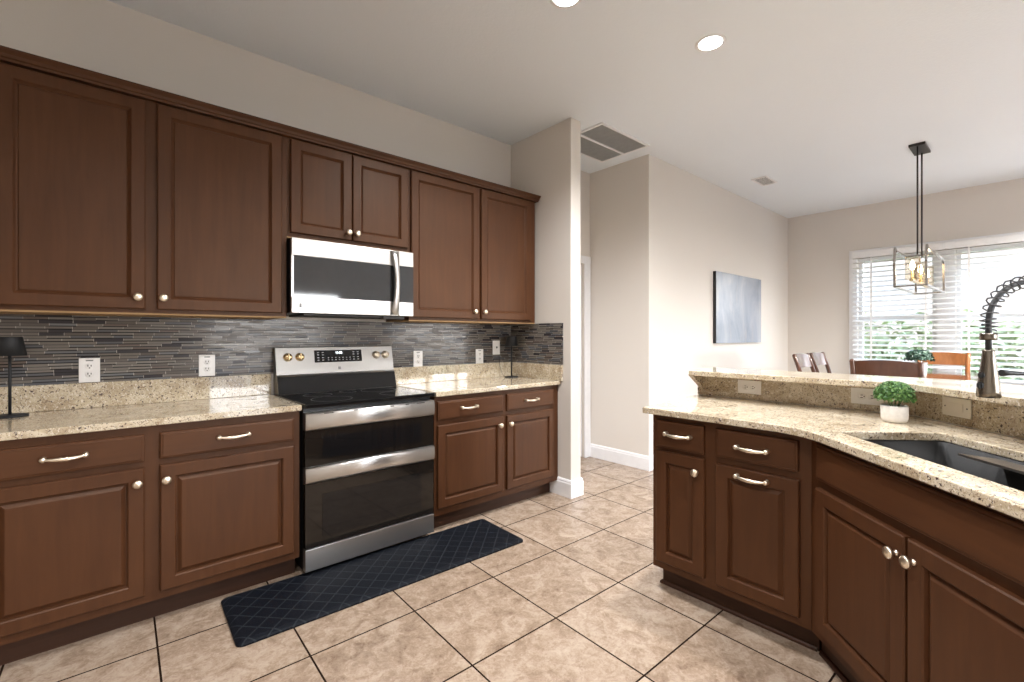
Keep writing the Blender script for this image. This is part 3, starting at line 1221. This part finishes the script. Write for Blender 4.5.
for (x_, y_, z_) in hpts:
    u = (z_ - hh / 2) / (hh / 2)
    wd = .024 + .012 * u * u
    xx = x_ + .006 * (1 - u * u)
    vsa.append([hb.bm.verts.new((xx - wd / 1.2, y_ + .010, z_)), hb.bm.verts.new((xx - wd / 2, y_, z_)), hb.bm.verts.new((xx + wd / 2, y_, z_)), hb.bm.verts.new((xx + wd / 1.6, y_ + .012, z_))])
for a, c in zip(vsa, vsa[1:]):
    for k in range(4):
        f = hb.face([a[k], a[(k + 1) % 4], c[(k + 1) % 4], c[k]])
        f.smooth = True
hb.face(vsa[0])
hb.face(vsa[-1][::-1])
hb.box(xd - .042, xd - .020, -.004, -.0002, .004, .03).box(xd - .042, xd - .020, -.004, -.0002, hh - .03, hh - .004)
hb.build('handle', 'steel', dr)
MB().box(xd - .052, xd - .004, -.0010, .0020, .0925, hh - .1005).build('window_border', 'black', dr)
MB().box(-hw + .040, -hw + .055, -.0012, -.0001, .030, .055).build('badge', 'grey', dr)
cp = MB().box(xd + .001, hw, .0, .029, .0, hh, .003).build('control_panel', 'steel', t)
MB().box(xd + .003, hw - .002, -.0015, -.0002, .089, hh - .094).build('touch_screen', 'mwglass', cp)
MB().box(xd + .02, hw - .014, -.0010, -.0001, .042, .046).build('panel_print', 'grey', cp)

# ------------------------------------------------------------------ wall outlets
def outlet(name, label, loc, rz, group, kind='duplex', mat='plastic', cat='outlet', w_=.079, h_=.122):
    t = thing(name, label, cat, loc, rz, group)
    MB().box(-w_ / 2, w_ / 2, -.006, -.0003, -h_ / 2, h_ / 2, .0022).build('cover_plate', mat, t)
    if kind == 'duplex':
        horiz = w_ > h_
        for s_ in (-1, 1):
            c = (s_ * .020, 0) if horiz else (0, s_ * .020)
            f = MB().lathe([(0, .0062), (.0155, .0062), (.0165, .0070), (.0155, .0078), (0, .0078)], (c[0], 0, c[1]), 20, 'y').build('receptacle', mat, t)
            sl = MB()
            if horiz:
                sl.box(c[0] - .0048, c[0] + .0048, -.0084, -.0079, .0038, .0074).box(c[0] - .0048, c[0] + .0048, -.0084, -.0079, -.0074, -.0038).box(c[0] + .0075, c[0] + .0122, -.0084, -.0079, -.0026, .0026)
            else:
                sl.box(c[0] - .0078, c[0] - .0040, -.0084, -.0079, c[1] - .002, c[1] + .0075).box(c[0] + .0040, c[0] + .0078, -.0084, -.0079, c[1] - .002, c[1] + .0065).box(c[0] - .0026, c[0] + .0026, -.0084, -.0079, c[1] - .0115, c[1] - .0060)
            sl.build('slot', 'dark', f)
        if not horiz:
            MB().box(-.014, .014, -.0066, -.0061, h_ / 2 - .016, h_ / 2 - .010).build('plate_mark', 'grey', t)
    elif kind == 'toggle':
        MB().box(-.005, .005, -.016, -.0061, -.006, .010, .001).build('toggle', 'grey', t)
    elif kind == 'decora':
        MB().box(-.034, .034, -.0085, -.0061, -.016, .016, .001).build('rocker', mat, t)
        MB().lathe([(0, .0061), (.003, .0061), (.003, .0068), (0, .007)], (-.050, 0, 0), 10, 'y').build('screw', 'dark', t)
        MB().lathe([(0, .0061), (.003, .0061), (.003, .0068), (0, .007)], (.050, 0, 0), 10, 'y').build('screw', 'dark', t)
    return t


GO = 'outlets on the mosaic backsplash'
OY = BY - .0095
outlet('wall_outlet', 'white outlet on the mosaic beside the left table lamp, the biggest in view', (-.057, OY, 1.103), 0, GO)
outlet('wall_outlet', 'white outlet on the mosaic just left of the range', (.440, OY, 1.106), 0, GO)
outlet('wall_outlet', 'white outlet on the mosaic just right of the range', (1.803, OY, 1.099), 0, GO)
outlet('wall_outlet', 'small white outlet on the mosaic, low beside the corner switch', (2.393, OY, 1.101), 0, GO)
outlet('light_switch', 'small white light switch on the mosaic behind the corner lamp', (2.577, OY, 1.172), 0, None, 'toggle', cat='switch')
GP = 'outlets on the granite facing under the bar'
outlet('wall_outlet', 'white sideways outlet on the granite facing near the far bar end', (2.750, 1.092, .984), rad(-90), GP, w_=.127, h_=.076)
outlet('wall_outlet', 'white sideways outlet on the granite facing, half behind the potted plant', (2.750, .552, .984), rad(-90), GP, w_=.127, h_=.076)
c0 = Vector((2.600, 2.600 - SC_))
outlet('wall_switch', 'almond sideways rocker switch on the angled granite facing', (c0.x - .0005, c0.y + .0005, .985), rad(-135), None, 'decora', 'almond', 'switch', w_=.130, h_=.076)

# ------------------------------------------------------------------ table lamps
lamp = thing('table_lamp', 'small matte black table lamp at the left end of the counter', 'lamp', (-.318, 3.035, ZT + .0005), 0, 'small black table lamps')
MB().lathe([(0, 0), (.060, 0), (.061, .003), (.058, .008), (.012, .010), (0, .011)], (0, 0, 0), 32).build('base', 'lampblack', lamp)
MB().lathe([(0, .009), (.0055, .009), (.0055, .335), (0, .335)], (0, 0, 0), 12).build('stem', 'lampblack', lamp)
MB().lathe([(.040, .356), (.055, .272), (.0535, .272), (.039, .3545), (.006, .3545), (0, .3545), (0, .356), (.040, .356)], (0, 0, 0), 36).build('lamp_shade', 'lampblack', lamp)
c = copy_tree(lamp)
c.location = (2.665, 3.045, ZT + .0005)
c['label'] = 'small matte black table lamp in the corner by the stub wall'
cdx = MB().tube([(-.055, .02, .004), (-.062, .050, .03), (-.063, .080, .09), (-.062, .098, .19)], .0018, 6)
cdx.build('power_cord', 'lampblack', c)


# ------------------------------------------------------------------ plants
def plant(name, label, loc, prof, lmat, n, centre, radii, size, group=None):
    t = thing(name, label, 'plant', loc, 0, group)
    MB().lathe(prof, (0, 0, 0), 28).build('pot', 'pot', t)
    b = MB()
    leaf_cloud(b, n, centre, radii, size, .35, True)
    b.build('foliage', lmat, t, recalc=False)
    st = MB()
    for k in range(9):
        a = 2 * PI * k / 9
        st.tube([(0.01 * math.cos(a), .01 * math.sin(a), prof[-1][1]), (radii[0] * .55 * math.cos(a), radii[1] * .55 * math.sin(a), centre[2] + radii[2] * .2)], .0018, 5)
    st.build('stems', lmat, t)
    return t


plant('potted_plant', 'small leafy green plant in a squat white pot on the peninsula counter', (2.490, .407, ZT + .0005),
      [(0, 0), (.036, 0), (.041, .004), (.0455, .016), (.047, .066), (.045, .070), (.042, .065), (.040, .058), (0, .058)],
      'leaf', 3000, (0, 0, .110), (.070, .070, .062), .0108)
plant('potted_plant', 'grey-green plant in a white pot in the middle of the dining table', (5.42, .715, .9145),
      [(0, 0), (.046, 0), (.050, .006), (.056, .125), (.053, .129), (.048, .12), (.046, .11), (0, .11)],
      'leaf2', 520, (0, 0, .168), (.105, .105, .070), .030)

# ------------------------------------------------------------------ dining furniture
TX0, TX1, TY0, TY1, TZ = 4.50, 6.42, .26, 1.18, .914
t = thing('dining_table', 'dark counter-height dining table with a glossy top below the pendant', 'table', ((TX0 + TX1) / 2, (TY0 + TY1) / 2, 0))
hx_, hy2 = (TX1 - TX0) / 2, (TY1 - TY0) / 2
MB().box(-hx_, hx_, -hy2, hy2, TZ - .035, TZ, .006).build('tabletop', 'tablewood', t)
MB().box(-hx_ + .08, hx_ - .08, -hy2 + .08, hy2 - .08, TZ - .125, TZ - .0355).build('apron', 'chairwood', t)
for sx_ in (-1, 1):
    for sy_ in (-1, 1):
        MB().box(sx_ * (hx_ - .11) - .04, sx_ * (hx_ - .11) + .04, sy_ * (hy2 - .11) - .04, sy_ * (hy2 - .11) + .04, .0005, TZ - .126, .004).build('leg', 'chairwood', t)

GC = 'counter-height dining chairs'


def chair(label, mat, loc, rz):
    """Local: the sitter faces +x, the back is at -x."""
    t = thing('dining_chair', label, 'chair', loc, rz, GC)
    MB().box(-.20, .23, -.195, .195, .60, .645, .012).build('seat', mat, t)
    for s_ in (-1, 1):
        MB().bar((.20, s_ * .172, .0005), (.20, s_ * .172, .5995), .040, .040).build('leg', mat, t)
        MB().bar((-.255, s_ * .175, .0005), (-.222, s_ * .175, .62), .040, .036).build('leg', mat, t)
        b = MB()
        b.tube([(-.222, s_ * .190, .60), (-.236, s_ * .192, .72), (-.284, s_ * .194, .92), (-.338, s_ * .195, 1.088), (-.341, s_ * .195, 1.098)], [.020, .020, .020, .019, .010], 8)
        b.build('back_post', mat, t)
    for nm, z0_, z1_, xo in (('top_rail', .965, 1.083, -.300), ('lower_rail', .80, .86, -.254)):
        b = MB()
        R = []
        n = 12
        for i in range(n + 1):
            y = -.190 + .380 * i / n
            cv = (1 - (y / .190) ** 2)
            x = xo - .022 * cv
            zt = z1_ + (.016 * cv if nm == 'top_rail' else 0)
            lean = -(z1_ - z0_) * .30
            R.append([b.bm.verts.new(q) for q in ((x + .011, y, z0_), (x + .011 + lean, y, zt), (x - .011 + lean, y, zt), (x - .011, y, z0_))])
        for a, c_ in zip(R, R[1:]):
            for k in range(4):
                b.face([a[k], a[(k + 1) % 4], c_[(k + 1) % 4], c_[k]])
        b.face(R[0])
        b.face(R[-1][::-1])
        b.build(nm, mat, t)
    MB().bar((.20, -.152, .22), (.20, .152, .22), .022, .035).build('foot_rest', mat, t)
    for s_ in (-1, 1):
        MB().bar((-.24, s_ * .172, .30), (.18, s_ * .172, .30), .022, .03).build('stretcher', mat, t)
    return t


chair('dark brown dining chair with its back to the bar, at the near table end', 'chairwood', (4.58, .748, 0), 0)
chair('orange-brown dining chair at the far table end, before the window', 'chairwarm', (6.44, .70, 0), rad(180))
ch = chair('dark dining chair along the table side, the one nearer the painting wall corner on the left', 'chairwood', (5.19, 1.235, 0), rad(-90))
ch['label'] = 'dark dining chair on the wall side of the table, left of the pair'
ch2 = copy_tree(ch)
ch2.location = (5.68, 1.235, 0)
ch2['label'] = 'dark dining chair on the wall side of the table, right of the pair'

# ------------------------------------------------------------------ pendant
PC = (5.60, .735)
t = thing('pendant_light', 'black linear pendant light with an open metal cage over the dining table', 'lamp', (PC[0], PC[1], CZ - .0005))
zt = -CZ + .0005


def pz(z):
    return z + zt


MB().box(-.155, .155, -.058, .058, -.022, 0, .003).build('canopy', 'bronze', t)
for x_ in (-.115, .115):
    MB().tube([(x_, 0, -.0225), (x_, 0, pz(2.005))], .0065, 10).build('rod', 'bronze', t)
MB().bar((0, -.097, pz(2.010)), (0, .097, pz(2.010)), .012, .012).box(-.125, .125, -.006, .006, pz(1.996), pz(2.0045)).build('yoke_bar', 'cage', t)
for s_ in (-1, 1):
    b = MB()
    q = [(-.46, pz(1.70)), (-.48, pz(1.90)), (-.445, pz(2.035)), (-.40, pz(2.012)), (.44, pz(2.012)), (.55, pz(1.985)), (.575, pz(1.72)), (.56, pz(1.70))]
    y_ = s_ * .104
    for a, c_ in zip(q, q[1:] + q[:1]):
        b.bar((a[0], y_, a[1]), (c_[0], y_, c_[1]), .016, .016, (0, 1, 0))
    b.build('cage_frame', 'cage', t)
for x_, z_ in ((-.46, 1.70), (.56, 1.70)):
    MB().bar((x_, -.097, pz(z_)), (x_, .097, pz(z_)), .011, .011).build('cross_bar', 'cage', t)
MB().box(-.42, .42, -.012, .012, pz(1.744), pz(1.758)).build('lamp_bar', 'gold', t)
MB().bar((0, 0, pz(1.758)), (0, 0, pz(1.990)), .012, .012).build('centre_post', 'gold', t)
for x_ in (-.36, .04, .42):
    sk_ = MB().lathe([(0, pz(1.7585)), (.022, pz(1.7585)), (.022, pz(1.765)), (.012, pz(1.768)), (.012, pz(1.845)), (0, pz(1.845))], (x_, 0, 0), 16).build('candle_socket', 'gold', t)
    MB().lathe([(0, pz(1.8455)), (.009, pz(1.8455)), (.015, pz(1.865)), (.017, pz(1.88)), (.014, pz(1.90)), (.005, pz(1.925)), (0, pz(1.93))], (x_, 0, 0), 16).build('bulb', 'bulb', sk_)
    MB().lathe([(.050, pz(1.762)), (.050, pz(1.955)), (.048, pz(1.955)), (.048, pz(1.762)), (.050, pz(1.762))], (x_, 0, 0), 28).build('glass_shade', 'shade_glass', sk_)

# ------------------------------------------------------------------ ceiling fittings
dl = thing('recessed_downlight', 'round lit recessed ceiling light, the whole one right of centre', 'ceiling light', (2.676, 1.283, CZ - .0005), 0, 'recessed ceiling lights')
MB().lathe([(.066, -.002), (.078, -.004), (.085, -.001), (.085, 0), (.060, 0), (.066, -.002)], (0, 0, 0), 36).build('trim_ring', 'white', dl)
MB().lathe([(0, -.0015), (.066, -.0015)], (0, 0, 0), 32).build('lens', 'lens', dl)


def beam(name, power):
    ld = bpy.data.lights.new(name, 'SPOT')
    ld.energy = power
    ld.color = (.985, .985, 1.0)
    ld.spot_size = rad(148)
    ld.spot_blend = .9
    ld.shadow_soft_size = .06
    return ld


KITCHEN_BEAM, DINING_FILL_BEAM = beam('kitchen_beam', LAMP), beam('dining_beam', LAMP_DINING_FILL)
bo = bpy.data.objects.new('beam', KITCHEN_BEAM)
COL.objects.link(bo)
bo.parent = dl
bo.location = (0, 0, -.012)
c = copy_tree(dl)
c.location = (1.761, 1.592, CZ - .0005)
c['label'] = 'round lit recessed ceiling light cut by the top edge of the picture'


for x_, y_, lb in ((.06, .49, 'over the middle of the kitchen'), (1.5, -.9, 'near the sliding door'), (4.95, -.15, 'over the dining area behind the peninsula'),
                   (-.8, -1.0, 'near the left wall'), (6.4, -.75, 'over the right side of the dining area')):  # all but the mid-kitchen one are unseen lamps added to light the room
    c = copy_tree(dl)
    c.location = (x_, y_, CZ - .0005)
    c['label'] = 'recessed ceiling light outside the picture, ' + lb
    if x_ > 4:
        for q in bpy.data.objects:
            if q.parent == c and q.type == 'LIGHT':
                q.data = DINING_FILL_BEAM


def grille(name, label, cat, x0, x1, y0, y1, rim, nl, along_x, split, mat):
    t = thing(name, label, cat, ((x0 + x1) / 2, (y0 + y1) / 2, CZ - .0005))
    a, c_ = (x1 - x0) / 2, (y1 - y0) / 2
    f = MB()
    f.box(-a, a, -c_, -c_ + rim, -.012, 0, .002).box(-a, a, c_ - rim, c_, -.012, 0, .002).box(-a, -a + rim, -c_ + rim, c_ - rim, -.012, 0, .002).box(a - rim, a, -c_ + rim, c_ - rim, -.012, 0, .002)
    if split:
        f.box(-a + rim, a - rim, -.011, .011, -.012, 0)
    f.build('frame', 'white', t)
    MB().box(-a + rim, a - rim, -c_ + rim, c_ - rim, -.0015, -.0002).build('backing', mat, t)
    l_ = MB()
    for k in range(nl):
        u = (k + .5) / nl
        if along_x:
            y = -c_ + rim + (2 * c_ - 2 * rim) * u
            if split and abs(y) < .014:
                continue
            l_.bar((-a + rim, y, -.006), (a - rim, y, -.006), .0022 if split else .010, .008 if split else .002, (0, .5, 1))
        else:
            x = -a + rim + (2 * a - 2 * rim) * u
            l_.bar((x, -c_ + rim, -.006), (x, c_ - rim, -.006), .007, .002, (.6, 0, 1))
    l_.build('louvers', 'filter' if split else 'white', t)
    return t


grille('return_air_grille', 'large dark two-panel air return grille in the ceiling by the hall', 'vent', 3.005, 3.69, 2.325, 2.865, .022, 40, True, True, 'filter')
grille('ceiling_vent', 'small white louvered ceiling vent over the painting wall', 'vent', 5.335, 5.65, 1.945, 2.105, .016, 8, False, False, 'dark')

# ------------------------------------------------------------------ painting
t = thing('wall_painting', 'square blue-grey abstract canvas hung on the dining wall', 'painting', (5.80, DY - .001, 1.190))
pw, ph = 1.265, .815
MB().box(-pw / 2, pw / 2, -.036, -.0005, 0, ph, .002).build('stretcher_edge', 'canvas_edge', t)
MB().box(-pw / 2 + .001, pw / 2 - .001, -.0385, -.0362, .001, ph - .001).build('canvas', 'canvas', t)

# ------------------------------------------------------------------ blinds
bl = thing('window_blind', 'white horizontal slat blind over the left window, behind the pendant', 'blind', (WINX - .060, 1.201, 0), 0, 'white slat blinds')
hw = .4505
MB().box(-.030, .030, -hw, hw, 2.310, 2.365, .004).build('head_rail', 'blind', bl)
MB().box(-.040, -.031, -hw, hw, 2.292, 2.372, .003).build('valance', 'blind', bl)
s_ = MB()
z = 2.288
ns = 0
while z > .80:
    q = rad(20)
    s_.bar((0, -hw, z), (0, hw, z), .064, .0055, (-math.sin(q), 0, math.cos(q)))
    z -= .0630
    ns += 1
s_.build('slats', 'blind', bl)
MB().box(-.026, .026, -hw, hw, z - .008, z + .012, .003).build('bottom_rail', 'blind', bl)
for y_ in (-.28, .25):
    MB().box(-.0275, -.0262, y_ - .009, y_ + .009, z, 2.309).build('ladder_tape', 'blind', bl)
c = copy_tree(bl)
c.location = (WINX - .060, .299, 0)
c['label'] = 'white horizontal slat blind over the right window, behind the faucet'
